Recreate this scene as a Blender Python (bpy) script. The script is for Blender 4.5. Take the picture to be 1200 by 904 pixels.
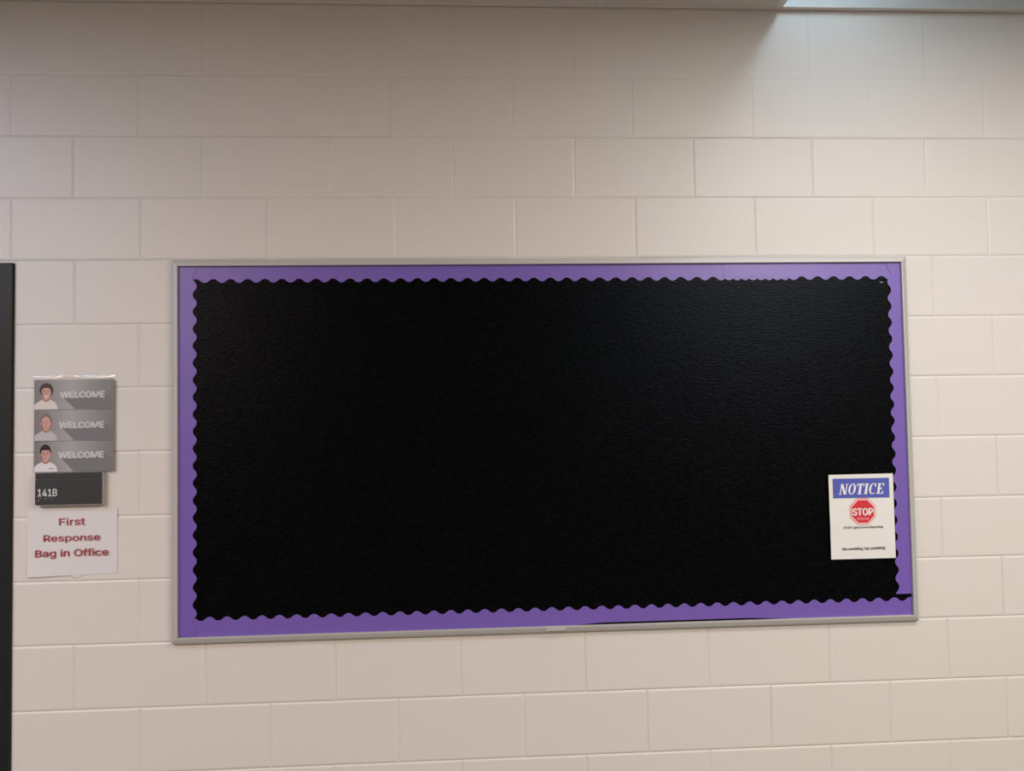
import bpy, bmesh, math, random
from mathutils import Matrix, Vector

# ------------------------------------------------------------------ start, camera, world, exposure
for o in list(bpy.data.objects):
    bpy.data.objects.remove(o)
scene = bpy.context.scene
COL = scene.collection
random.seed(7)

cam_data = bpy.data.cameras.new('camera')
cam_data.sensor_fit = 'HORIZONTAL'
cam_data.sensor_width = 36.0
cam_data.lens = 30.0
cam_data.clip_start = 0.01
cam = bpy.data.objects.new('camera', cam_data)
COL.objects.link(cam)
# camera axes in the wall's frame (x right, y into the wall, z up)
right = Vector((0.998083, -0.059531, -0.016913))
up = Vector((0.014360, -0.043052, 0.998970))
back = Vector((-0.060198, -0.997298, -0.042115))
rot = Matrix((right, up, back)).transposed().to_4x4()
cam.matrix_world = Matrix.Translation((1.23184, -2.80029, 1.69724)) @ rot
scene.camera = cam

world = bpy.data.worlds.new('world')
world.use_nodes = True
world.node_tree.nodes['Background'].inputs[0].default_value = (0.6, 0.62, 0.65, 1)
world.node_tree.nodes['Background'].inputs[1].default_value = 0.0
scene.world = world

scene.view_settings.view_transform = 'Standard'
scene.view_settings.look = 'None'
scene.view_settings.gamma = 1.0
scene.view_settings.use_curve_mapping = False
scene.view_settings.exposure = 0.0

# ceiling luminaires: grid column, grid row (counted from the board wall), strength
PANELS = {'right': (0, 2, 21.2, (1.03, 1.01, 1.02)), 'left': (-7, 2, 12.8, (0.69, 0.97, 1.41)),
          'far_right': (1, 5, 61.0, (1.04, 1.01, 0.92)), 'far_left': (-7, 5, 60.0, (1.24, 1.0, 0.84))}
NEAR = 24.7
NEAR_COLOR = (0.76, 1.0, 1.18, 1)

# ------------------------------------------------------------------ helpers
def srgb(r, g, b):
    f = lambda c: (c / 12.92) if c <= 0.04045 else ((c + 0.055) / 1.055) ** 2.4
    return (f(r / 255.0), f(g / 255.0), f(b / 255.0), 1.0)

def principled(name, color, rough=0.5, metal=0.0, spec=0.5):
    m = bpy.data.materials.new(name)
    m.use_nodes = True
    p = m.node_tree.nodes['Principled BSDF']
    p.inputs['Base Color'].default_value = color
    p.inputs['Roughness'].default_value = rough
    p.inputs['Metallic'].default_value = metal
    p.inputs['Specular IOR Level'].default_value = spec
    return m, m.node_tree, p

def add_noise_bump(nt, p, scale, strength, dist, detail=3.0, stretch=None):
    tc = nt.nodes.new('ShaderNodeTexCoord')
    no = nt.nodes.new('ShaderNodeTexNoise')
    no.inputs['Scale'].default_value = scale
    no.inputs['Detail'].default_value = detail
    src = tc.outputs['Object']
    if stretch:
        mp = nt.nodes.new('ShaderNodeMapping')
        mp.inputs['Scale'].default_value = stretch
        nt.links.new(src, mp.inputs['Vector'])
        src = mp.outputs['Vector']
    nt.links.new(src, no.inputs['Vector'])
    b = nt.nodes.new('ShaderNodeBump')
    b.inputs['Strength'].default_value = strength
    b.inputs['Distance'].default_value = dist
    nt.links.new(no.outputs['Fac'], b.inputs['Height'])
    nt.links.new(b.outputs['Normal'], p.inputs['Normal'])
    return no

def vary_color(nt, p, no, c0, c1, lo=0.35, hi=0.65):
    r = nt.nodes.new('ShaderNodeValToRGB')
    r.color_ramp.elements[0].position = lo
    r.color_ramp.elements[0].color = c0
    r.color_ramp.elements[1].position = hi
    r.color_ramp.elements[1].color = c1
    nt.links.new(no.outputs['Fac'], r.inputs['Fac'])
    nt.links.new(r.outputs['Color'], p.inputs['Base Color'])
    return r

def emission(name, color, strength):
    m = bpy.data.materials.new(name)
    m.use_nodes = True
    nt = m.node_tree
    nt.nodes.clear()
    e = nt.nodes.new('ShaderNodeEmission')
    e.inputs[0].default_value = color
    e.inputs[1].default_value = strength
    out = nt.nodes.new('ShaderNodeOutputMaterial')
    nt.links.new(e.outputs[0], out.inputs[0])
    return m

class MB:
    """collects faces, then links them as ONE mesh object"""
    def __init__(self):
        self.v, self.f, self.mi = [], [], []
    def poly(self, pts, mi=0):
        n = len(self.v)
        self.v += [tuple(p) for p in pts]
        self.f.append(tuple(range(n, n + len(pts))))
        self.mi.append(mi)
    def mesh(self, verts, faces, mi=0):
        n = len(self.v)
        self.v += [tuple(p) for p in verts]
        for f in faces:
            self.f.append(tuple(i + n for i in f))
            self.mi.append(mi)
    def box(self, x0, x1, y0, y1, z0, z1, mi=0, bevel=0.0):
        bm = bmesh.new()
        bmesh.ops.create_cube(bm, size=1.0)
        for v in bm.verts:
            v.co = Vector(((x0 + x1) / 2 + v.co.x * (x1 - x0), (y0 + y1) / 2 + v.co.y * (y1 - y0),
                           (z0 + z1) / 2 + v.co.z * (z1 - z0)))
        if bevel > 0:
            bmesh.ops.bevel(bm, geom=list(bm.edges), offset=bevel, segments=2, affect='EDGES', profile=0.5)
        bm.verts.index_update()
        self.mesh([v.co.copy() for v in bm.verts], [[v.index for v in f.verts] for f in bm.faces], mi)
        bm.free()
    def prism(self, pts, y_front, y_back, mi=0):
        """pts: outline in (x, z), seen from -y, counter-clockwise"""
        n = len(pts)
        vs = [(x, y_front, z) for x, z in pts] + [(x, y_back, z) for x, z in pts]
        fs = [tuple(range(n)), tuple(range(2 * n - 1, n - 1, -1))]
        for i in range(n):
            j = (i + 1) % n
            fs.append((i, i + n, j + n, j))
        self.mesh(vs, fs, mi)
    def build(self, name, mats, parent=None, smooth=False, loc=None):
        me = bpy.data.meshes.new(name)
        me.from_pydata(self.v, [], self.f)
        for m in (mats if isinstance(mats, (list, tuple)) else [mats]):
            me.materials.append(m)
        for p, i in zip(me.polygons, self.mi):
            p.material_index = i
            p.use_smooth = smooth
        me.update()
        return link(name, me, parent, loc)

def link(name, me, parent=None, loc=None):
    o = bpy.data.objects.new(name, me)
    COL.objects.link(o)
    if loc is not None:
        o.location = loc
    if parent is not None:
        o.parent = parent
    return o

def thing(name, loc, label, cat):
    o = bpy.data.objects.new(name, None)
    o.empty_display_size = 0.05
    o.location = loc
    o['label'] = label
    o['category'] = cat
    COL.objects.link(o)
    return o

def structure(o, label=None, cat=None):
    o['kind'] = 'structure'
    if label:
        o['label'] = label
    if cat:
        o['category'] = cat
    return o

FONT = None
try:      # the sans face that ships inside Blender itself
    import os
    FONT = bpy.data.fonts.load(os.path.join(bpy.utils.system_resource('DATAFILES'), 'fonts', 'Inter.woff2'))
except Exception:
    FONT = None

def text_part(name, body, x0, x1, z0, z1, y, mat, parent, bold=0.0, shear=0.0, skew=0.0):
    """flat lettering fitted into the rectangle x0..x1, z0..z1 (parent's frame), facing -y"""
    cu = bpy.data.curves.new('lettering_curve', 'FONT')
    if FONT:
        cu.font = FONT
    cu.fill_mode = 'FRONT'
    cu.body = body
    cu.shear = shear
    cu.resolution_u = 4
    tmp = bpy.data.objects.new('lettering_tmp', cu)
    COL.objects.link(tmp)
    dg = bpy.context.evaluated_depsgraph_get()
    me = bpy.data.meshes.new_from_object(tmp.evaluated_get(dg))
    bpy.data.objects.remove(tmp)
    bpy.data.curves.remove(cu)
    xs = [v.co.x for v in me.vertices]
    ys = [v.co.y for v in me.vertices]
    ax, bx, ay, by = min(xs), max(xs), min(ys), max(ys)
    for v in me.vertices:
        u = (v.co.x - ax) / (bx - ax)
        w = (v.co.y - ay) / (by - ay)
        v.co = Vector((x0 + u * (x1 - x0), y, z0 + w * (z1 - z0) + skew * u))
    m = MB()
    vs = [v.co.copy() for v in me.vertices]
    fs = [tuple(pl.vertices) for pl in me.polygons]
    bpy.data.meshes.remove(me)
    # outlines that cross inside a glyph give faces that coincide: keep every face a hair apart
    nv, nf = [], []
    for i, f in enumerate(fs):
        nf.append(tuple(range(len(nv), len(nv) + len(f))))
        nv += [Vector((vs[k].x, vs[k].y - 0.000004 * (i * 7 % 31), vs[k].z)) for k in f]
    vs, fs = nv, nf
    t = bold * (z1 - z0)
    for i, (dx, dz) in enumerate(((-t, 0), (t, 0), (0, -t * 0.6), (0, t * 0.6)) if bold else ((0, 0),)):
        m.mesh([(v.x + dx, v.y - 0.00014 * i, v.z + dz) for v in vs], fs)
    return m.build(name, mat, parent)

# ------------------------------------------------------------------ materials
wall_paint, nt, p = principled('cream_block_paint', srgb(218, 211, 204), 0.42, 0, 0.35)
no = add_noise_bump(nt, p, 130.0, 0.22, 0.0012, 5.0)
wall_plain, nt, p = principled('muted_plain_paint', srgb(150, 147, 144), 0.5, 0, 0.3)
ceil_tile_m, nt, p = principled('mineral_fibre_tile', srgb(215, 208, 200), 0.9, 0, 0.2)
add_noise_bump(nt, p, 220.0, 0.5, 0.002)
tee_m, nt, p = principled('white_enamel_grid', srgb(222, 214, 206), 0.4)
housing_m, _, _ = principled('galvanised_housing', srgb(206, 205, 203), 0.5)
floor_m, nt, p = principled('vinyl_floor', srgb(118, 114, 109), 0.35)
no = add_noise_bump(nt, p, 40.0, 0.05, 0.001)
vary_color(nt, p, no, srgb(108, 104, 99), srgb(128, 124, 119))
alu, nt, p = principled('satin_aluminium', srgb(196, 192, 187), 0.48, 0.3)
add_noise_bump(nt, p, 90.0, 0.05, 0.0005, 2.0, (0.05, 1, 1))
purple, nt, p = principled('purple_border_card', srgb(114, 86, 172), 0.40, 0, 0.7)
add_noise_bump(nt, p, 14.0, 0.10, 0.003, 1.0)
black_fabric, nt, p = principled('black_fabric', (0.002, 0.002, 0.0025, 1), 0.30, 0, 0.09)
no = add_noise_bump(nt, p, 190.0, 0.6, 0.0015, 4.0, (0.5, 1, 1.5))
vary_color(nt, p, no, (0.0004, 0.0004, 0.0006, 1), (0.005, 0.0056, 0.007, 1), 0.45, 0.85)
p.inputs['Sheen Weight'].default_value = 0.0
p.inputs['Specular Tint'].default_value = (0.80, 0.86, 1.0, 1)
p.inputs['Sheen Roughness'].default_value = 0.35
p.inputs['Sheen Tint'].default_value = (0.75, 0.85, 1.0, 1)
paper, nt, p = principled('white_paper', srgb(226, 222, 216), 0.55, 0, 0.3)
lam_paper, nt, p = principled('laminated_white_paper', srgb(220, 215, 214), 0.34, 0, 0.5)
blue_ink, _, _ = principled('blue_print', srgb(84, 92, 172), 0.5, 0, 0.3)
red_ink, _, _ = principled('red_print', srgb(205, 52, 62), 0.5, 0, 0.3)
pink_ink, _, _ = principled('pale_pink_print', srgb(240, 190, 190), 0.5, 0, 0.3)
white_ink, _, _ = principled('white_print', srgb(232, 229, 226), 0.5, 0, 0.3)
grey_ink, _, _ = principled('grey_print', srgb(120, 116, 114), 0.5, 0, 0.3)
crimson_ink, _, _ = principled('crimson_lettering', srgb(164, 52, 72), 0.35, 0, 0.4)
plate_m, nt, p = principled('charcoal_plastic', srgb(46, 46, 50), 0.42)
add_noise_bump(nt, p, 500.0, 0.1, 0.0003)
plate_light, _, _ = principled('grey_plastic_edge', srgb(168, 160, 156), 0.5)
plate_text, _, _ = principled('white_raised_lettering', srgb(205, 203, 203), 0.4)
braille_m, _, _ = principled('grey_braille', srgb(150, 148, 150), 0.4)
door_paint, nt, p = principled('green_black_enamel', srgb(24, 28, 28), 0.45, 0, 0.3)
add_noise_bump(nt, p, 60.0, 0.06, 0.001)
door_leaf_m, nt, p = principled('dark_door_leaf', srgb(28, 32, 32), 0.45)
steel, _, _ = principled('staple_steel', srgb(215, 215, 218), 0.2, 0.9)
chrome, _, _ = principled('brushed_steel', srgb(180, 178, 174), 0.3, 0.9)

clear_m = bpy.data.materials.new('clear_laminate')
clear_m.use_nodes = True
nt = clear_m.node_tree
nt.nodes.clear()
tr = nt.nodes.new('ShaderNodeBsdfTransparent')
tr.inputs[0].default_value = (0.975, 0.97, 0.97, 1)
gl = nt.nodes.new('ShaderNodeBsdfGlossy')
gl.inputs['Roughness'].default_value = 0.12
lw = nt.nodes.new('ShaderNodeLayerWeight')
lw.inputs['Blend'].default_value = 0.5
pw = nt.nodes.new('ShaderNodeMath'); pw.operation = 'POWER'; pw.inputs[1].default_value = 4.0
fr = nt.nodes.new('ShaderNodeMath'); fr.operation = 'MULTIPLY_ADD'; fr.inputs[1].default_value = 0.5; fr.inputs[2].default_value = 0.04
nt.links.new(lw.outputs['Facing'], pw.inputs[0]); nt.links.new(pw.outputs[0], fr.inputs[0])
mx = nt.nodes.new('ShaderNodeMixShader')
out = nt.nodes.new('ShaderNodeOutputMaterial')
nt.links.new(fr.outputs[0], mx.inputs[0])
nt.links.new(tr.outputs[0], mx.inputs[1])
nt.links.new(gl.outputs[0], mx.inputs[2])
nt.links.new(mx.outputs[0], out.inputs[0])

# grey printed background of the welcome banners: flat print, lighter towards the middle
banner_m, nt, p = principled('grey_banner_print', srgb(128, 126, 127), 0.3, 0, 0.4)
tc = nt.nodes.new('ShaderNodeTexCoord')
sp = nt.nodes.new('ShaderNodeSeparateXYZ')
nt.links.new(tc.outputs['Generated'], sp.inputs[0])
rp = nt.nodes.new('ShaderNodeValToRGB')
els = rp.color_ramp.elements
els[0].position, els[0].color = 0.0, srgb(126, 123, 124)
els[1].position, els[1].color = 1.0, srgb(130, 128, 129)
e = els.new(0.45)
e.color = srgb(176, 174, 174)
nt.links.new(sp.outputs['X'], rp.inputs['Fac'])
nt.links.new(rp.outputs['Color'], p.inputs['Base Color'])
banner_shadow, _, _ = principled('dark_grey_print', srgb(126, 124, 127), 0.3, 0, 0.4)
banner_text, _, _ = principled('pale_grey_print', srgb(222, 220, 221), 0.3, 0, 0.4)
skin_m, _, _ = principled('printed_skin', srgb(214, 168, 158), 0.35, 0, 0.3)
skin_d, _, _ = principled('printed_skin_dark', srgb(186, 132, 124), 0.35, 0, 0.3)
hair_brown, _, _ = principled('printed_dark_brown_hair', srgb(66, 52, 50), 0.35, 0, 0.3)
hair_short, _, _ = principled('printed_light_brown_hair', srgb(140, 112, 106), 0.35, 0, 0.3)
hair_black, _, _ = principled('printed_black_hair', srgb(34, 28, 28), 0.35, 0, 0.3)
shirt_cream, _, _ = principled('printed_cream_shirt', srgb(224, 218, 205), 0.35, 0, 0.3)
shirt_grey, _, _ = principled('printed_pale_grey_shirt', srgb(198, 192, 196), 0.35, 0, 0.3)
shirt_white, _, _ = principled('printed_white_shirt', srgb(234, 230, 230), 0.35, 0, 0.3)

# ------------------------------------------------------------------ room shell
X0, X1 = -2.4384, 4.8768
YB = -6.60                 # wall behind the camera
ZC = 3.088                 # underside of the wall angle
ZT = ZC + 0.0023                # underside of the ceiling tiles

DOOR_R = -0.187            # right edge of the dark door frame
DOOR_L = DOOR_R - 1.016
DOOR_T = 2.2300

# the board wall: mortar bed plus every block as a part
b = MB()
b.box(X0, DOOR_L, 0.0024, 0.20, 0, ZC + 0.25)
b.box(DOOR_R, X1, 0.0024, 0.20, 0, ZC + 0.25)
b.box(DOOR_L, DOOR_R, 0.0024, 0.20, DOOR_T, ZC + 0.25)
wall = structure(b.build('wall_back', wall_paint), 'cream painted concrete block wall carrying the black notice board', 'wall')

corr = {-3: 0.0, -2: 0.002, -1: 0.003, 0: 0.001, 1: 0.0035, 2: -0.0015, 3: -0.002, 4: -0.0040, 5: -0.0055,
        6: -0.0040, 7: -0.001, 8: 0.0, 9: 0.001, 10: 0.0, 11: 0.0, 12: 0.0}
line = lambda r: 2.4384 - 0.2032 * r + corr.get(r, 0.0)

def block(x0, x1, z0, z1, r):
    cx, cz = (x0 + x1) / 2, (z0 + z1) / 2
    hx, hz = (x1 - x0) / 2, (z1 - z0) / 2
    b = MB()
    rings = []
    # joint: flat bed, then a rounded arris up to the face
    q = 0.42 if r < -1 else 0.75 if r < 1 else 1.0            # upper joints shaped shallower, standing in for the light that hides them there
    for ins, y in ((0.0, 0.0023), (0.0022, 0.0014), (0.0045, 0.0004), (0.0075, 0.0)):
        y *= q
        up_ = lo_ = ins
        rings.append([(-hx + ins, y, -hz + lo_), (hx - ins, y, -hz + lo_), (hx - ins, y, hz - up_), (-hx + ins, y, hz - up_)])
    vs = [v for r in rings for v in r]
    fs = []
    for k in range(3):
        for i in range(4):
            j = (i + 1) % 4
            fs.append((k * 4 + i, k * 4 + j, (k + 1) * 4 + j, (k + 1) * 4 + i))
    fs.append((12, 13, 14, 15))
    b.mesh(vs, fs)
    o = b.build('block', wall_paint, wall, smooth=False, loc=(cx, random.uniform(-0.0004, 0.0003), cz))
    o.rotation_euler = (math.radians(random.gauss(0, 0.06)), 0, math.radians(random.gauss(0, 0.05)))
    return o

known = {}   # vertical joints read off the wall (course, half-block index) -> x
for r, ks in {-1: {0: -.005, 2: .4027, 6: 1.2177, 8: 1.6217, 10: 2.0269, 12: 2.4362, 14: 2.8344},
              0: {-1: -.198, 1: .2077, 5: 1.0244, 7: 1.421, 9: 1.8245, 11: 2.232, 15: 3.047},
              -2: {-1: -.201, 1: .199, 7: 1.4167, 9: 1.8225, 15: 3.0495}, -3: {8: 1.6274, 10: 2.0353},
              7: {0: .0025, 2: .4107, 4: .8184, 6: 1.2197, 8: 1.6254, 10: 2.0326, 12: 2.4413, 14: 2.8513},
              8: {1: .2047, 3: .6126, 5: 1.0172, 7: 1.4235, 9: 1.8258, 11: 2.2386, 13: 2.6438, 15: 3.0472}}.items():
    for k, x in ks.items():
        known[(r, k)] = x
for r in range(-3, 12):
    z1 = line(r) if r > -3 else ZC
    z0 = line(r + 1)
    par = r % 2                      # odd courses break on even half-blocks
    ks = [k for k in range(-12, 25) if (k % 2 == 0) == (par == 1)]
    xs = [X0] + [known.get((r, k), k * 0.2032 + random.uniform(-0.002, 0.002)) for k in ks if X0 + 0.05 < k * 0.2032 < X1 - 0.05] + [X1]
    for xa, xb in zip(xs[:-1], xs[1:]):
        if r >= 1:                   # the door opening starts at this course
            if xa >= DOOR_L - 0.02 and xb <= DOOR_R + 0.02:
                continue
            if xa < DOOR_R < xb:
                xa = DOOR_R
            if xa < DOOR_L < xb:
                xb = DOOR_L
            if xb - xa < 0.03:
                continue
        block(xa, xb, z0, z1, r)

b = MB(); b.box(X0 - 0.2, X1 + 0.2, YB - 0.2, 0.2, -0.1, 0.0)
structure(b.build('floor', floor_m), 'mottled grey beige vinyl floor below the block wall', 'floor')
b = MB(); b.box(X0 - 0.2, X1 + 0.2, YB - 0.2, YB, 0, ZC + 0.25)
structure(b.build('wall_front', wall_plain), 'plain muted grey wall behind the viewer', 'wall')
b = MB(); b.box(X0 - 0.2, X0, YB, 0.2, 0, ZC + 0.25)
structure(b.build('wall_left', wall_plain), 'plain muted grey wall left of the door', 'wall')
b = MB(); b.box(X1, X1 + 0.2, YB, 0.2, 0, ZC + 0.25)
structure(b.build('wall_right', wall_plain), 'plain muted grey wall far right of the board', 'wall')

# ceiling: roof deck, tee grid and lay-in tiles; three bays hold luminaires
GX = 2.330                     # a grid line
P = 0.6096
gx = [GX + P * n for n in range(-8, 5)]
gx = [X0] + [x for x in gx if X0 + 0.05 < x < X1 - 0.05] + [X1]
gy = [-0.002]
while gy[-1] - P > YB + 0.05:
    gy.append(gy[-1] - P)
gy.append(YB)
b = MB(); b.box(X0 - 0.2, X1 + 0.2, YB - 0.2, 0.2, ZC + 0.25, ZC + 0.33)
ceiling = structure(b.build('ceiling', ceil_tile_m), 'suspended pale tile ceiling above the block wall', 'ceiling')
bays = {(2.330, 0): 'near'}
for n, (c, r, s_, k_) in PANELS.items():
    bays[(2.330 + c * P, r)] = n
def bay_of(xa, j):
    for (bx, bj), n in bays.items():
        if j == bj and bx - 0.01 <= xa < bx + 2 * P - 0.01:
            return n
    return None
tile_mesh = {}
for i in range(len(gx) - 1):
    for j in range(len(gy) - 1):
        if bay_of(gx[i], j):
            continue
        w, d = round(gx[i + 1] - gx[i] - 0.004, 3), round(gy[j] - gy[j + 1] - 0.004, 3)
        if (w, d) not in tile_mesh:
            b = MB(); b.box(-w / 2, w / 2, -d / 2, d / 2, 0, 0.016)
            o = b.build('ceiling_tile', ceil_tile_m, ceiling)
            tile_mesh[(w, d)] = o.data
        else:
            o = link('ceiling_tile', tile_mesh[(w, d)], ceiling)
        o.location = ((gx[i] + gx[i + 1]) / 2, (gy[j] + gy[j + 1]) / 2, ZT)
    if j == 0 and abs(gx[i + 1] - 1.7204) < 0.01:      # one tile sits a little proud at its corner
        o.rotation_euler = (0, -0.005, 0)
        o.location.z += 0.0016
b = MB()
for y in gy[1:-1]:
    b.box(X0, X1, y - 0.012, y + 0.012, ZC, ZC + 0.0020)
    b.box(X0, X1, y - 0.002, y + 0.002, ZC + 0.0020, ZC + 0.035)
for i, x in enumerate(gx[1:-1]):
    for j in range(len(gy) - 1):
        if bay_of(x - 0.02, j) and bay_of(x + 0.02 - P, j) and bay_of(gx[i], j) == bay_of(gx[i + 1], j):
            continue
        b.box(x - 0.012, x + 0.012, gy[j + 1] + 0.0125, gy[j] - (0.0245 if j == 0 else 0.0125), ZC + 0.0003, ZC + 0.0020)
b.build('tee_grid', tee_m, ceiling)

# wall angle along the board wall, in three lengths, as in the photograph
b = MB()
for xa, xb in ((X0, 1.712), (1.7135, 2.319), (2.3205, X1)):
    b.box(xa, xb, -0.024, -0.0015, ZC, ZC + 0.0022)
    b.box(xa, xb, -0.0038, -0.0015, ZC + 0.0022, ZC + 0.024)
structure(b.build('trim_1', tee_m), 'white metal wall angle where wall meets ceiling', 'trim')

# ------------------------------------------------------------------ luminaires
def troffer(xa, xb, ya, yb, strength, color, label):
    t = thing('ceiling_light', ((xa + xb) / 2, (ya + yb) / 2, ZC), label, 'light')
    hx, hy = (xb - xa) / 2 - 0.014, (ya - yb) / 2 - 0.014
    b = MB()
    b.box(-hx, hx, -hy, -hy + 0.03, 0.001, 0.08); b.box(-hx, hx, hy - 0.03, hy, 0.001, 0.08)
    b.box(-hx, -hx + 0.03, -hy + 0.03, hy - 0.03, 0.001, 0.08); b.box(hx - 0.03, hx, -hy + 0.03, hy - 0.03, 0.001, 0.08)
    b.build('housing', tee_m, t)
    b = MB()
    b.poly([(-hx + 0.03, -hy + 0.03, 0.006), (-hx + 0.03, hy - 0.03, 0.006), (hx - 0.03, hy - 0.03, 0.006), (hx - 0.03, -hy + 0.03, 0.006)])
    b.build('diffuser', emission('lit_diffuser', (*color, 1), strength), t)
where = {'right': 'third row from the board wall, right of the board', 'left': 'third row from the board wall, over the door side',
         'far_right': 'row behind the viewer, right of the board', 'far_left': 'row behind the viewer, over the door side'}
for n, (c, r, st_, kc) in PANELS.items():
    troffer(2.330 + c * P, 2.330 + (c + 2) * P, gy[r], gy[r + 1], st_, kc, 'lit ceiling light panel in the ' + where[n])

t = thing('recessed_light', (2.330 + P, (gy[0] + gy[1]) / 2, ZC), 'open recessed lamp housing in ceiling hard against the board wall', 'light')
hx, hy = P - 0.002, P / 2 - 0.012
b = MB()
b.box(-hx, -hx + 0.01, -hy, hy, 0.003, 0.24); b.box(hx - 0.01, hx, -hy, hy, 0.003, 0.24)
b.box(-hx, hx, -hy - 0.006, -hy, 0.003, 0.24); b.box(-hx, hx, hy, hy + 0.006, 0.003, 0.24)
b.box(-hx, hx, -hy, hy, 0.225, 0.24)
b.build('housing', housing_m, t)
b = MB()
n = 14
lx, lz = -hx + 0.112, 0.19
for s in range(2):                       # twin-tube lamp, its two fingers side by side
    ring = [(math.cos(2 * math.pi * k / n) * 0.014, math.sin(2 * math.pi * k / n) * 0.014) for k in range(n)]
    vs = [(lx - 0.018 + 0.036 * s + a, -0.16, lz + c) for a, c in ring] + [(lx - 0.018 + 0.036 * s + a, 0.06, lz + c) for a, c in ring]
    fs = [(k, (k + 1) % n, (k + 1) % n + n, k + n) for k in range(n)] + [tuple(range(n - 1, -1, -1)), tuple(range(n, 2 * n))]
    b.mesh(vs, fs)
b.build('tube', emission('lit_tube', NEAR_COLOR, NEAR), t)

# ------------------------------------------------------------------ door at the left edge
b = MB()
b.box(DOOR_R - 0.051, DOOR_R, -0.010, 0.15, 0, DOOR_T, bevel=0.002)
b.box(DOOR_L, DOOR_L + 0.051, -0.010, 0.15, 0, DOOR_T, bevel=0.002)
b.box(DOOR_L + 0.051, DOOR_R - 0.051, -0.010, 0.15, DOOR_T - 0.051, DOOR_T, bevel=0.002)
door = structure(b.build('door_1', door_paint), 'green black metal door frame at the left edge of the wall', 'door')
b = MB(); b.box(DOOR_L + 0.054, DOOR_R - 0.054, 0.02, 0.064, 0.008, DOOR_T - 0.054, bevel=0.002)
b.build('door_leaf', door_leaf_m, door)
b = MB()
b.box(DOOR_R - 0.125, DOOR_R - 0.075, 0.010, 0.021, 0.94, 1.06, bevel=0.003)
b.box(DOOR_R - 0.112, DOOR_R - 0.088, -0.045, 0.012, 0.99, 1.014, bevel=0.004)
b.box(DOOR_R - 0.215, DOOR_R - 0.088, -0.058, -0.040, 0.990, 1.014, bevel=0.006)
b.build('door_handle', chrome, door)

# ------------------------------------------------------------------ notice board
BX0, BX1, BZ0, BZ1 = 0.3090, 2.7450, 1.0110, 2.2345      # outside of the aluminium frame
IX0, IX1, IZ0, IZ1 = 0.3293, 2.7268, 1.0338, 2.2166      # inside of the frame
board = thing('notice_board', (0, 0, 0), 'long black fabric notice board in an aluminium frame with purple scalloped border', 'notice board')
YF = -0.022
b = MB(); b.box(BX0 + 0.006, BX1 - 0.006, -0.0080, -0.001, BZ0 + 0.006, BZ1 - 0.006)
b.build('fabric_panel', black_fabric, board)

def rail(pa, pb, inward):
    """frame length from pa to pb (outer edge, x-z), mitred, profile swept with inward = unit vector"""
    prof = [(0.0, -0.001), (0.0, -0.0115), (0.0015, -0.0140), (0.0045, -0.0160), (0.0110, -0.0188), (0.0172, -0.0210), (0.0192, -0.0208), (0.0200, -0.0190), (0.0200, -0.009)]
    d = Vector((pb[0] - pa[0], pb[1] - pa[1])).normalized()
    b = MB()
    vs = []
    for s, pt in ((1, pa), (-1, pb)):
        for w, y in prof:
            w2 = w * (IX0 - BX0) / 0.0200
            vs.append((pt[0] + inward[0] * w2 + d.x * s * w2, y, pt[1] + inward[1] * w2 + d.y * s * w2))
    n = len(prof)
    fs = [(i, i + 1, i + 1 + n, i + n) for i in range(n - 1)] + [tuple(range(n)), tuple(range(2 * n - 1, n - 1, -1))]
    b.mesh(vs, fs)
    o = b.build('frame_rail', alu, board, smooth=False)
    bm = bmesh.new(); bm.from_mesh(o.data); bmesh.ops.recalc_face_normals(bm, faces=bm.faces); bm.to_mesh(o.data); bm.free()
    return o
e = 0.0003
rail((BX0 + e, BZ1), (BX1 - e, BZ1), (0, -1))
rail((BX0 + e, BZ0), (BX1 - e, BZ0), (0, 1))
rail((BX0, BZ0 + e), (BX0, BZ1 - e), (1, 0))
rail((BX1, BZ0 + e), (BX1, BZ1 - e), (-1, 0))

AMP = 0.0061
def border(axis, s0, s1, outer, inner, phase, period, y, sgn, bow, name='border_strip', taper=None):
    """scalloped card strip along x (axis 0) or z (axis 1).
    outer(s), inner(s): the straight edge and the middle of the wave; sgn = direction from outer to inner;
    phase = where the black bumps reach furthest into the strip"""
    n = int((s1 - s0) / period * 20) + 1
    nw = 5
    front, backv = [], []
    for i in range(n + 1):
        s = s0 + (s1 - s0) * i / n
        o_ = outer(s)
        c_ = math.cos(2 * math.pi * (s - phase) / period)
        w_ = inner(s) - sgn * AMP * math.copysign(abs(c_) ** 0.8, c_)
        for k in range(nw + 1):
            q = o_ + (w_ - o_) * k / nw
            yy = y - bow(s, k / nw)
            front.append((s, yy, q) if axis == 0 else (q, yy, s))
            backv.append((s, yy + 0.0003, q) if axis == 0 else (q, yy + 0.0003, s))
    N = len(front)
    fs = []
    idx = lambda i, k: i * (nw + 1) + k
    for i in range(n):
        for k in range(nw):
            a, b_, c, d = idx(i, k), idx(i + 1, k), idx(i + 1, k + 1), idx(i, k + 1)
            fs.append((a, b_, c, d)); fs.append((a + N, d + N, c + N, b_ + N))
        for k in (0, nw):
            a, b_ = idx(i, k), idx(i + 1, k)
            fs.append((a, a + N, b_ + N, b_))
    for i in (0, n):
        for k in range(nw):
            a, b_ = idx(i, k), idx(i, k + 1)
            fs.append((a, a + N, b_ + N, b_))
    m = MB(); m.mesh(front + backv, fs)
    o = m.build(name, purple, board, smooth=False)
    bm = bmesh.new(); bm.from_mesh(o.data); bmesh.ops.recalc_face_normals(bm, faces=bm.faces); bm.to_mesh(o.data); bm.free()
    for pl in o.data.polygons:
        pl.use_smooth = True
    o.data.set_sharp_from_angle(angle=0.6)
    return o

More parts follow.
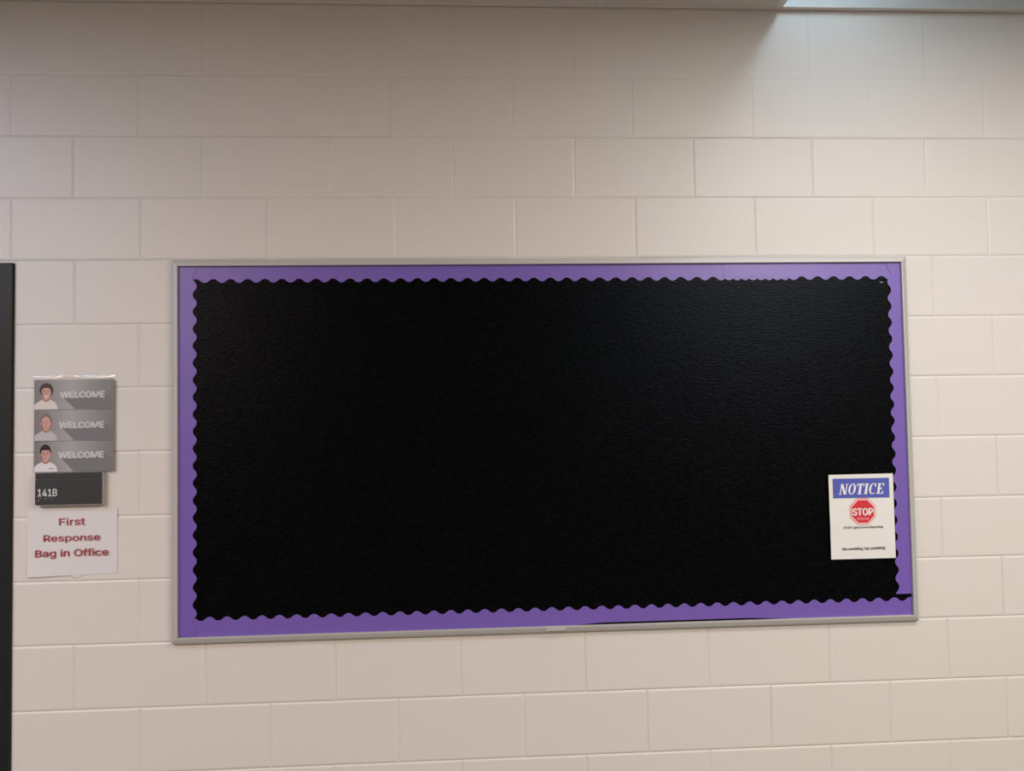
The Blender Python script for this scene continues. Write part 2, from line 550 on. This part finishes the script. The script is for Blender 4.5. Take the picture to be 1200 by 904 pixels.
ripple = lambda a, ph, base: (lambda s, k: base + a * (0.5 + 0.5 * math.sin(s * 6.3 + ph)) * (0.3 + 0.7 * k) + 0.0002 * math.sin(s * 21 + ph * 2))
lin = lambda x0, v0, x1, v1: (lambda s: v0 + (v1 - v0) * (s - x0) / (x1 - x0))
# top: two lengths that overlap out of step between x = 2.12 and 2.37
border(0, IX0 - 0.004, 2.3704, lin(0.33, 2.2150, 2.37, 2.2148), lin(0.38, 2.1672, 2.68, 2.1622), 1.5332, 0.05467, -0.0086, -1, ripple(0.0008, 0.4, 0.0004))
border(0, 2.1164, IX1 + 0.004, lin(2.11, 2.2172, 2.73, 2.2160), lin(0.38, 2.1672, 2.68, 2.1622), 2.5482, 0.0553, -0.0095, -1, ripple(0.0008, 0.4, 0.0004))
# bottom: lifts a little off the rail between x = 1.6 and 2.3
def bot_outer(s):
    t = max(0.0, min(1.0, (s - 1.58) / 0.12)) * max(0.0, min(1.0, (2.34 - s) / 0.2))
    return 1.0315 + 0.0055 * t * t * (3 - 2 * t)
border(0, IX0 - 0.004, IX1 - 0.0005, bot_outer, lin(0.38, 1.0872, 2.68, 1.0835), 1.6272 + 0.0273, 0.0546, -0.0086, 1, ripple(0.0008, 1.0, 0.0004))
# sides
border(1, IZ0 + 0.002, 2.2120, lin(0, IX0 - 0.004, 1, IX0 - 0.004), lin(1.08, 0.3801, 2.17, 0.3814), 1.7923, 0.0550, -0.0102, 1, ripple(0.0003, 2.6, 0.0003))
border(1, 1.1010, 2.2130, lin(0, IX1 + 0.004, 1, IX1 + 0.004), lin(1.08, 2.6757, 2.17, 2.6845), 1.6780, 0.0553, -0.0108, -1, ripple(0.0003, 0.2, 0.0003))

def staple(x, z, y, ang=0.0):
    b = MB(); b.box(-0.0055, 0.0055, -0.0010, 0.0, -0.0007, 0.0007)
    b.box(-0.0055, -0.0045, -0.0005, 0.003, -0.0007, 0.0007); b.box(0.0045, 0.0055, -0.0005, 0.003, -0.0007, 0.0007)
    o = b.build('staple', steel, board, loc=(x, y, z)); o.rotation_euler = (0, -ang, 0)
staple(2.6586, 2.1474, -0.0090, 0.1)
staple(1.9927, 1.0512, -0.0102, 0.1)
staple(2.2529, 1.0589, -0.0102, 0.1)
# little joint clip on the bottom rail
b = MB(); b.box(1.4965, 1.5600, -0.0218, -0.0150, 1.0180, 1.0325, bevel=0.0008)
b.build('joint_clip', alu, board)

# ------------------------------------------------------------------ curved paper sheets
def sheet(x0, x1, z0, z1, yfun, corners=None, nx=16, nz=16, th=0.0003, mats=None, name='sheet', parent=None, film=False):
    """thin sheet; corners (tl, tr, bl, br) as (x, z) override the rectangle"""
    tl, tr_, bl, br = corners or ((x0, z1), (x1, z1), (x0, z0), (x1, z0))
    fr, bk, fs = [], [], []
    for j in range(nz + 1):
        v = j / nz
        for i in range(nx + 1):
            u = i / nx
            x = (bl[0] * (1 - u) + br[0] * u) * (1 - v) + (tl[0] * (1 - u) + tr_[0] * u) * v
            z = (bl[1] * (1 - u) + br[1] * u) * (1 - v) + (tl[1] * (1 - u) + tr_[1] * u) * v
            y = -yfun(u, v)
            fr.append((x, y, z)); bk.append((x, y + th, z))
    N = len(fr)
    w = nx + 1
    for j in range(nz):
        for i in range(nx):
            a = j * w + i
            fs.append((a, a + 1, a + 1 + w, a + w)); fs.append((a + N, a + w + N, a + 1 + w + N, a + 1 + N))
    for j in range(nz):
        for i in (0, nx):
            a = j * w + i
            fs.append((a, a + w, a + w + N, a + N))
    for i in range(nx):
        for j in (0, nz):
            a = j * w + i
            fs.append((a, a + 1, a + 1 + N, a + N))
    m = MB()
    if film:
        m.mesh(fr, [f for f in fs if max(f) < N])
        return m.build(name, mats, parent, smooth=True)
    m.mesh(fr + bk, fs)
    o = m.build(name, mats, parent, smooth=True)
    bm = bmesh.new(); bm.from_mesh(o.data); bmesh.ops.recalc_face_normals(bm, faces=bm.faces); bm.to_mesh(o.data); bm.free()
    o.data.set_sharp_from_angle(angle=0.6)
    return o

# ------------------------------------------------------------------ NOTICE sheet on the board
nt_ = thing('notice_sheet', (2.5602, -0.0170, 1.3618), 'white paper sheet with blue NOTICE band and red octagon on the black board', 'notice')
OX, OZ = 2.5602, 1.3618
def rx(x): return x - OX
def rz(z): return z - OZ
def fold(u, v):
    d = math.hypot(u * 1.0, (v - 0.43) * 1.3)
    return 0.0008 + 0.0012 * math.exp(-(d / 0.14) ** 2) * (1 if v < 0.43 else 0.35) + 0.0006 * math.sin(u * 3.14)
sheet(0, 0, 0, 0, fold, ((rx(2.4495), rz(1.5016)), (rx(2.6704), rz(1.5024)), (rx(2.4503), rz(1.2218)), (rx(2.6704), rz(1.2216))),
      28, 28, 0.0003, paper, 'paper', nt_)
PY = -0.0020
b = MB(); b.prism([(rx(2.4630), rz(1.4238)), (rx(2.6555), rz(1.4228)), (rx(2.6555), rz(1.4880)), (rx(2.4630), rz(1.4885))], PY, PY + 0.0002)
b.build('blue_band', blue_ink, nt_)['label'] = 'blue printed band with the word NOTICE'

def serif_word(x0, x1, z0, z1, y, mat, parent, name):
    """NOTICE in a condensed bold slanted serif letter, drawn stroke by stroke"""
    b = MB()
    S = 0.20                                   # slant
    adv = {'N': 0.86, 'O': 0.80, 'T': 0.76, 'I': 0.46, 'C': 0.76, 'E': 0.76}
    total = sum(adv[c] for c in 'NOTICE')
    def put(pts, ox):
        q = [(ox + px + S * pz, pz) for px, pz in pts]
        W = total + S - 0.06
        yy = y - 0.000005 * (len(b.f) * 7 % 31)      # strokes that overlap lie a hair apart
        b.poly([(x0 + (a / W) * (x1 - x0), yy, z0 + c * (z1 - z0)) for a, c in q])
    def rect(a, c, d, f, ox): put([(a, c), (d, c), (d, f), (a, f)], ox)
    def arc(cx, cz, rx_o, rz_o, rx_i, rz_i, t0, t1, ox, n=28):
        for k in range(n):
            a0 = math.radians(t0 + (t1 - t0) * k / n); a1 = math.radians(t0 + (t1 - t0) * (k + 1) / n)
            put([(cx + rx_i * math.cos(a0), cz + rz_i * math.sin(a0)), (cx + rx_o * math.cos(a0), cz + rz_o * math.sin(a0)),
                 (cx + rx_o * math.cos(a1), cz + rz_o * math.sin(a1)), (cx + rx_i * math.cos(a1), cz + rz_i * math.sin(a1))], ox)
    ox = 0.0
    for c in 'NOTICE':
        if c == 'N':
            rect(0.10, 0, 0.19, 1, ox); rect(0.62, 0, 0.71, 1, ox)
            put([(0.04, 1), (0.28, 1), (0.71, 0), (0.50, 0)], ox)
            rect(0.0, 0, 0.29, 0.05, ox); rect(0.52, 0.95, 0.81, 1, ox)
        elif c == 'O':
            arc(0.37, 0.5, 0.355, 0.52, 0.165, 0.46, 0, 360, ox, 40)
        elif c == 'T':
            rect(0.24, 0, 0.46, 1, ox); rect(0.13, 0, 0.57, 0.05, ox); rect(0.0, 0.93, 0.70, 1, ox)
            put([(0.0, 0.72), (0.05, 0.72), (0.14, 0.95), (0.0, 0.95)], ox); put([(0.65, 0.72), (0.70, 0.72), (0.70, 0.95), (0.56, 0.95)], ox)
        elif c == 'I':
            rect(0.09, 0, 0.31, 1, ox); rect(0.0, 0, 0.40, 0.05, ox); rect(0.0, 0.95, 0.40, 1, ox)
        elif c == 'C':
            arc(0.37, 0.5, 0.355, 0.52, 0.165, 0.46, 48, 312, ox, 32)
            put([(0.58, 0.66), (0.64, 0.66), (0.64, 1.0), (0.59, 1.0), (0.46, 0.92)], ox)
        elif c == 'E':
            rect(0.09, 0, 0.31, 1, ox); rect(0.0, 0, 0.66, 0.06, ox); rect(0.0, 0.94, 0.66, 1, ox); rect(0.31, 0.46, 0.48, 0.53, ox)
            put([(0.50, 0.06), (0.66, 0.06), (0.68, 0.30), (0.64, 0.30)], ox); put([(0.50, 0.94), (0.62, 0.72), (0.66, 0.72), (0.66, 0.94)], ox)
            rect(0.44, 0.36, 0.49, 0.63, ox)
        ox += adv[c]
    return b.build(name, mat, parent)
serif_word(rx(2.4815), rx(2.6408), rz(1.4355), rz(1.4705), PY - 0.0003, white_ink, nt_, 'lettering')

def octagon(cx, cz, r):
    return [(cx + r * math.cos(math.radians(22.5 + 45 * k)) / math.cos(math.radians(22.5)), cz + r * math.sin(math.radians(22.5 + 45 * k)) / math.cos(math.radians(22.5))) for k in range(8)]
ocx, ocz = rx(2.5622), rz(1.3780)
b = MB()
b.prism(octagon(ocx, ocz, 0.0440), PY, PY + 0.0002, 0)
b.poly([(x, PY - 0.0003, z) for x, z in octagon(ocx, ocz, 0.0424)], 1)
b.poly([(x, PY - 0.0006, z) for x, z in octagon(ocx, ocz, 0.0372)], 0)
st = b.build('stop_octagon', [red_ink, pink_ink], nt_)
st['label'] = 'red printed stop octagon with pale rim'
text_part('lettering', 'STOP', rx(2.5272), rx(2.5962), rz(1.3655), rz(1.3885), PY - 0.0009, white_ink, st, bold=0.06)
text_part('lettering', 'Bullying', rx(2.5420), rx(2.5820), rz(1.3490), rz(1.3590), PY - 0.0009, pink_ink, st, bold=0.0, shear=0.35)
text_part('lettering', 'STOP Light School Reporting', rx(2.4953), rx(2.6292), rz(1.3202), rz(1.3294), PY - 0.0003, grey_ink, nt_, bold=0.04, skew=0.001)
text_part('lettering', 'See something, Say something!', rx(2.4882), rx(2.6346), rz(1.2488), rz(1.2604), PY - 0.0003, grey_ink, nt_, bold=0.04, skew=0.001)

# ------------------------------------------------------------------ WELCOME sign
ws = thing('welcome_sign', (0.0, -0.0048, 1.7070), 'laminated grey sign of three WELCOME banners with small portraits, above the number plate', 'sign')
ws.rotation_euler = (0, 0, -0.026)
WX, WZ = 0.0, 1.7070
def curl(u, v):
    top = max(0.0, (v - 0.940) / 0.060)
    br_ = max(0.0, (u - 0.7) / 0.3) * max(0.0, (0.2 - v) / 0.2)
    return 0.0022 + 0.0024 * math.sin(math.pi * top) * (0.65 + 0.4 * math.sin(9.5 * u + 0.6)) + 0.004 * br_
sheet(0, 0, 0, 0, curl, ((-0.1260, 1.8675 - WZ), (0.1310, 1.8675 - WZ), (-0.1240, 1.5560 - WZ), (0.1330, 1.5520 - WZ)), 40, 100, 0.0003, clear_m, 'laminate_film', ws, True)['label'] = 'clear glossy laminate film'

def ellipse(cx, cz, a, c, n=20, t0=0, t1=360):
    return [(cx + a * math.cos(math.radians(t0 + (t1 - t0) * k / n)), cz + c * math.sin(math.radians(t0 + (t1 - t0) * k / n))) for k in range(n + (0 if t1 - t0 >= 360 else 1))]

def banner(zt, zb, who, lx0, lx1, lz0, lz1):
    w0, w1 = -0.1212, 0.1282
    H = zt - zb
    bb = MB(); bb.box(w0, w1, -0.0008, 0.0, zb, zt)
    ban = bb.build('banner', banner_m, ws)
    # printed long shadow of the lettering
    s = MB()
    s.poly([(lx0 + 0.008, -0.0010, lz0), (lx1, -0.0010, lz0 + 0.002), (lx1 + 0.004, -0.0010, lz1 - 0.004), (w1 - 0.001, -0.0010, lz0 - 0.008),
            (w1 - 0.001, -0.0010, zb + 0.001), (lx0 + 0.046, -0.0010, zb + 0.001)][::1])
    s.build('long_shadow', banner_shadow, ban)
    text_part('lettering', 'WELCOME', lx0, lx1, lz0, lz1, -0.0013, banner_text, ban, bold=0.075)
    m = MB()
    hair, shirt, cx = {'curly': (hair_brown, shirt_cream, -0.0835), 'buzz': (hair_short, shirt_grey, -0.0840), 'dark': (hair_black, shirt_white, -0.0845)}[who]
    fz = zb + H * 0.56
    L = lambda pts, y, mi: m.poly([(x, y, z) for x, z in pts], mi)
    # shirt with sloping shoulders
    sh = {'curly': (-0.1205, -0.0470), 'buzz': (-0.1195, -0.0480), 'dark': (-0.1200, -0.0470)}[who]
    top = zb + H * 0.33
    L([(sh[0], zb + 0.001), (sh[1], zb + 0.001), (sh[1] - 0.004, zb + H * 0.18), (sh[1] - 0.013, zb + H * 0.27), (cx + 0.013, top), (cx - 0.013, top), (sh[0] + 0.010, zb + H * 0.26), (sh[0], zb + H * 0.17)], -0.0011, 1)
    # neck and collar opening
    L([(cx - 0.010, zb + H * 0.30), (cx, zb + H * 0.26), (cx + 0.010, zb + H * 0.30), (cx + 0.0105, zb + H * 0.46), (cx - 0.0105, zb + H * 0.46)], -0.0013, 3)
    ears = 0.0
    if who == 'curly':
        pts = []
        for k in range(48):
            a = math.radians(-58 + 296 * k / 47)
            r = 1 + 0.05 * math.sin(k * 1.9)
            pts.append((cx + 0.0215 * r * math.cos(a), fz + 0.009 + 0.0225 * r * math.sin(a)))
        L(pts, -0.0014, 0)
    elif who == 'buzz':
        L(ellipse(cx - 0.001, fz + 0.006, 0.0195, 0.0265, 32), -0.0014, 0)
    else:
        L(ellipse(cx - 0.001, fz + 0.008, 0.0175, 0.0255, 32), -0.0014, 0)
    if who != 'curly':
        L(ellipse(cx - 0.0165, fz - 0.001, 0.0030, 0.0055, 12), -0.00145, 3)
        L(ellipse(cx + 0.0165, fz - 0.001, 0.0030, 0.0055, 12), -0.00145, 3)
    # face: broad forehead, narrower chin
    face = [(cx + 0.0148 * math.cos(t) * (1.0 if math.sin(t) > 0 else 1.0 - 0.20 * abs(math.sin(t))), fz + 0.0222 * math.sin(t)) for t in [2 * math.pi * k / 28 for k in range(28)]]
    L(face, -0.0016, 2)
    # shaded cheek, brows, eyes, nose, smile as printed
    L([(cx - 0.0140, fz + 0.006), (cx - 0.0095, fz + 0.003), (cx - 0.0090, fz - 0.010), (cx - 0.0060, fz - 0.0195), (cx - 0.0125, fz - 0.010)], -0.0018, 3)
    for sx in (-1, 1):
        L([(cx + sx * 0.0062 - 0.0034, fz + 0.0070), (cx + sx * 0.0062 + 0.0034, fz + 0.0070), (cx + sx * 0.0062 + 0.0030, fz + 0.0086), (cx + sx * 0.0062 - 0.0030, fz + 0.0086)], -0.0019, 0)
        L(ellipse(cx + sx * 0.0060, fz + 0.0035, 0.0024, 0.0013, 10), -0.0019, 0)
    L([(cx - 0.0026, fz - 0.0050), (cx + 0.0026, fz - 0.0050), (cx + 0.0010, fz + 0.0030), (cx - 0.0010, fz + 0.0030)], -0.0019, 3)
    L([(cx - 0.0060, fz - 0.0095)] + [(cx + 0.0060 * math.cos(t), fz - 0.0095 + 0.0036 * math.sin(t)) for t in [math.pi + math.pi * k / 8 for k in range(1, 8)]] + [(cx + 0.0060, fz - 0.0095)], -0.0019, 4 if who == 'curly' else 3)
    if who == 'dark':
        L([(cx - 0.0142, fz + 0.0115), (cx - 0.009, fz + 0.0150), (cx + 0.009, fz + 0.0150), (cx + 0.0142, fz + 0.0115), (cx + 0.0125, fz + 0.020), (cx, fz + 0.0262), (cx - 0.0125, fz + 0.020)], -0.0020, 0)
        L([(cx + 0.008, zb + H * 0.10), (cx + 0.026, zb + H * 0.11), (cx + 0.026, zb + H * 0.13), (cx + 0.008, zb + H * 0.12)], -0.0014, 5)
    if who == 'curly':
        L([(cx - 0.0145, fz + 0.010), (cx - 0.006, fz + 0.0165), (cx + 0.007, fz + 0.0165), (cx + 0.0145, fz + 0.010), (cx + 0.0115, fz + 0.020), (cx, fz + 0.0250), (cx - 0.0115, fz + 0.020)], -0.0020, 0)
    for i, f in enumerate(m.f):            # every printed layer faces the room
        a, b_, c = (Vector(m.v[k]) for k in f[:3])
    po = m.build('portrait', [hair, shirt, skin_m, skin_d, white_ink, grey_ink], ban)
    for pl in po.data.polygons:
        if pl.normal.y > 0:
            pl.flip()
    po['label'] = {'curly': 'printed portrait, dark curly hair and cream shirt', 'buzz': 'printed portrait, cropped light brown hair and pale grey shirt',
                   'dark': 'printed portrait, short black hair and white shirt'}[who]
banner(1.8545 - WZ, 1.7592 - WZ, 'curly', -0.0390, 0.0985, 1.7965 - WZ, 1.8160 - WZ)
banner(1.7582 - WZ, 1.6598 - WZ, 'buzz', -0.0420, 0.0968, 1.7000 - WZ, 1.7195 - WZ)
banner(1.6588 - WZ, 1.5615 - WZ, 'dark', -0.0440, 0.0955, 1.6050 - WZ, 1.6245 - WZ)

# ------------------------------------------------------------------ room number plate 141B
pl_ = thing('room_number_plate', (-0.005, -0.0012, 1.5100), 'charcoal plastic room number plate reading 141B, below the WELCOME sign', 'sign')
b = MB(); b.box(-0.1005, 0.1045, -0.0190, 0.0, -0.0535, 0.0500, bevel=0.0015)
b.build('back_plate', plate_light, pl_)['label'] = 'pale grey back plate'
b = MB(); b.box(-0.1023, 0.1018, -0.0222, -0.0188, -0.0497, 0.0290, bevel=0.0006)
b.build('face_panel', plate_m, pl_)
b = MB(); b.box(-0.1023, 0.1018, -0.0218, -0.0188, 0.0302, 0.0497, bevel=0.0006)
b.build('insert_strip', plate_m, pl_)
text_part('lettering', '141B', -0.0935, -0.0350, -0.0228, -0.0005, -0.0226, plate_text, pl_, bold=0.045)
b = MB()
cells = {'#': (3, 4, 5, 6), '1': (1,), '4': (1, 4, 5), 'b': (1, 2)}
x = -0.0940
for ch in '#141b':
    for d in cells[ch]:
        px = x + (0 if d <= 3 else 0.0042)
        pz = -0.0295 - 0.0042 * ((d - 1) % 3)
        n = 8
        vs = [(px + 0.0014 * math.cos(2 * math.pi * k / n), -0.0222, pz + 0.0014 * math.sin(2 * math.pi * k / n)) for k in range(n)]
        vs += [(px + 0.0008 * math.cos(2 * math.pi * k / n), -0.0231, pz + 0.0008 * math.sin(2 * math.pi * k / n)) for k in range(n)]
        b.mesh(vs, [(k, k + n, (k + 1) % n + n, (k + 1) % n) for k in range(n)] + [tuple(range(2 * n - 1, n - 1, -1))])
    x += 0.0105
b.build('braille', braille_m, pl_)

# ------------------------------------------------------------------ first response sheet
fs_ = thing('response_sheet', (0.0, -0.0012, 1.3410), 'white laminated sheet with crimson words First Response Bag in Office', 'sign')
FZ = 1.3410
def sag(u, v):
    return 0.0008 + 0.0034 * max(0.0, (0.5 - v) / 0.5) ** 2 * max(0.0, (0.55 - u) / 0.55) + 0.0016 * max(0.0, (u - 0.80) / 0.20) ** 2 * (0.4 + 0.6 * v) + 0.0008 * math.sin(u * 5)
sheet(0, 0, 0, 0, sag, ((-0.1420, 1.4480 - FZ), (0.1370, 1.4445 - FZ), (-0.1392, 1.2315 - FZ), (0.1375, 1.2380 - FZ)), 28, 20, 0.0004, lam_paper, 'laminated_paper', fs_)
TY = -0.0062
text_part('lettering', 'First', -0.0412, 0.0374, 1.3925 - FZ, 1.4150 - FZ, TY + 0.003, crimson_ink, fs_, bold=0.024, skew=0.001)
text_part('lettering', 'Response', -0.0889, 0.0843, 1.3372 - FZ, 1.3628 - FZ, TY + 0.003, crimson_ink, fs_, bold=0.024, skew=0.001)
text_part('lettering', 'Bag in Office', -0.1137, 0.1102, 1.2885 - FZ, 1.3172 - FZ, TY + 0.002, crimson_ink, fs_, bold=0.024, skew=0.001)
b = MB(); b.box(-0.0000, 0.0240, -0.0012, -0.0006, 1.2285 - FZ, 1.2400 - FZ)
b.build('tape_tab', lam_paper, fs_)
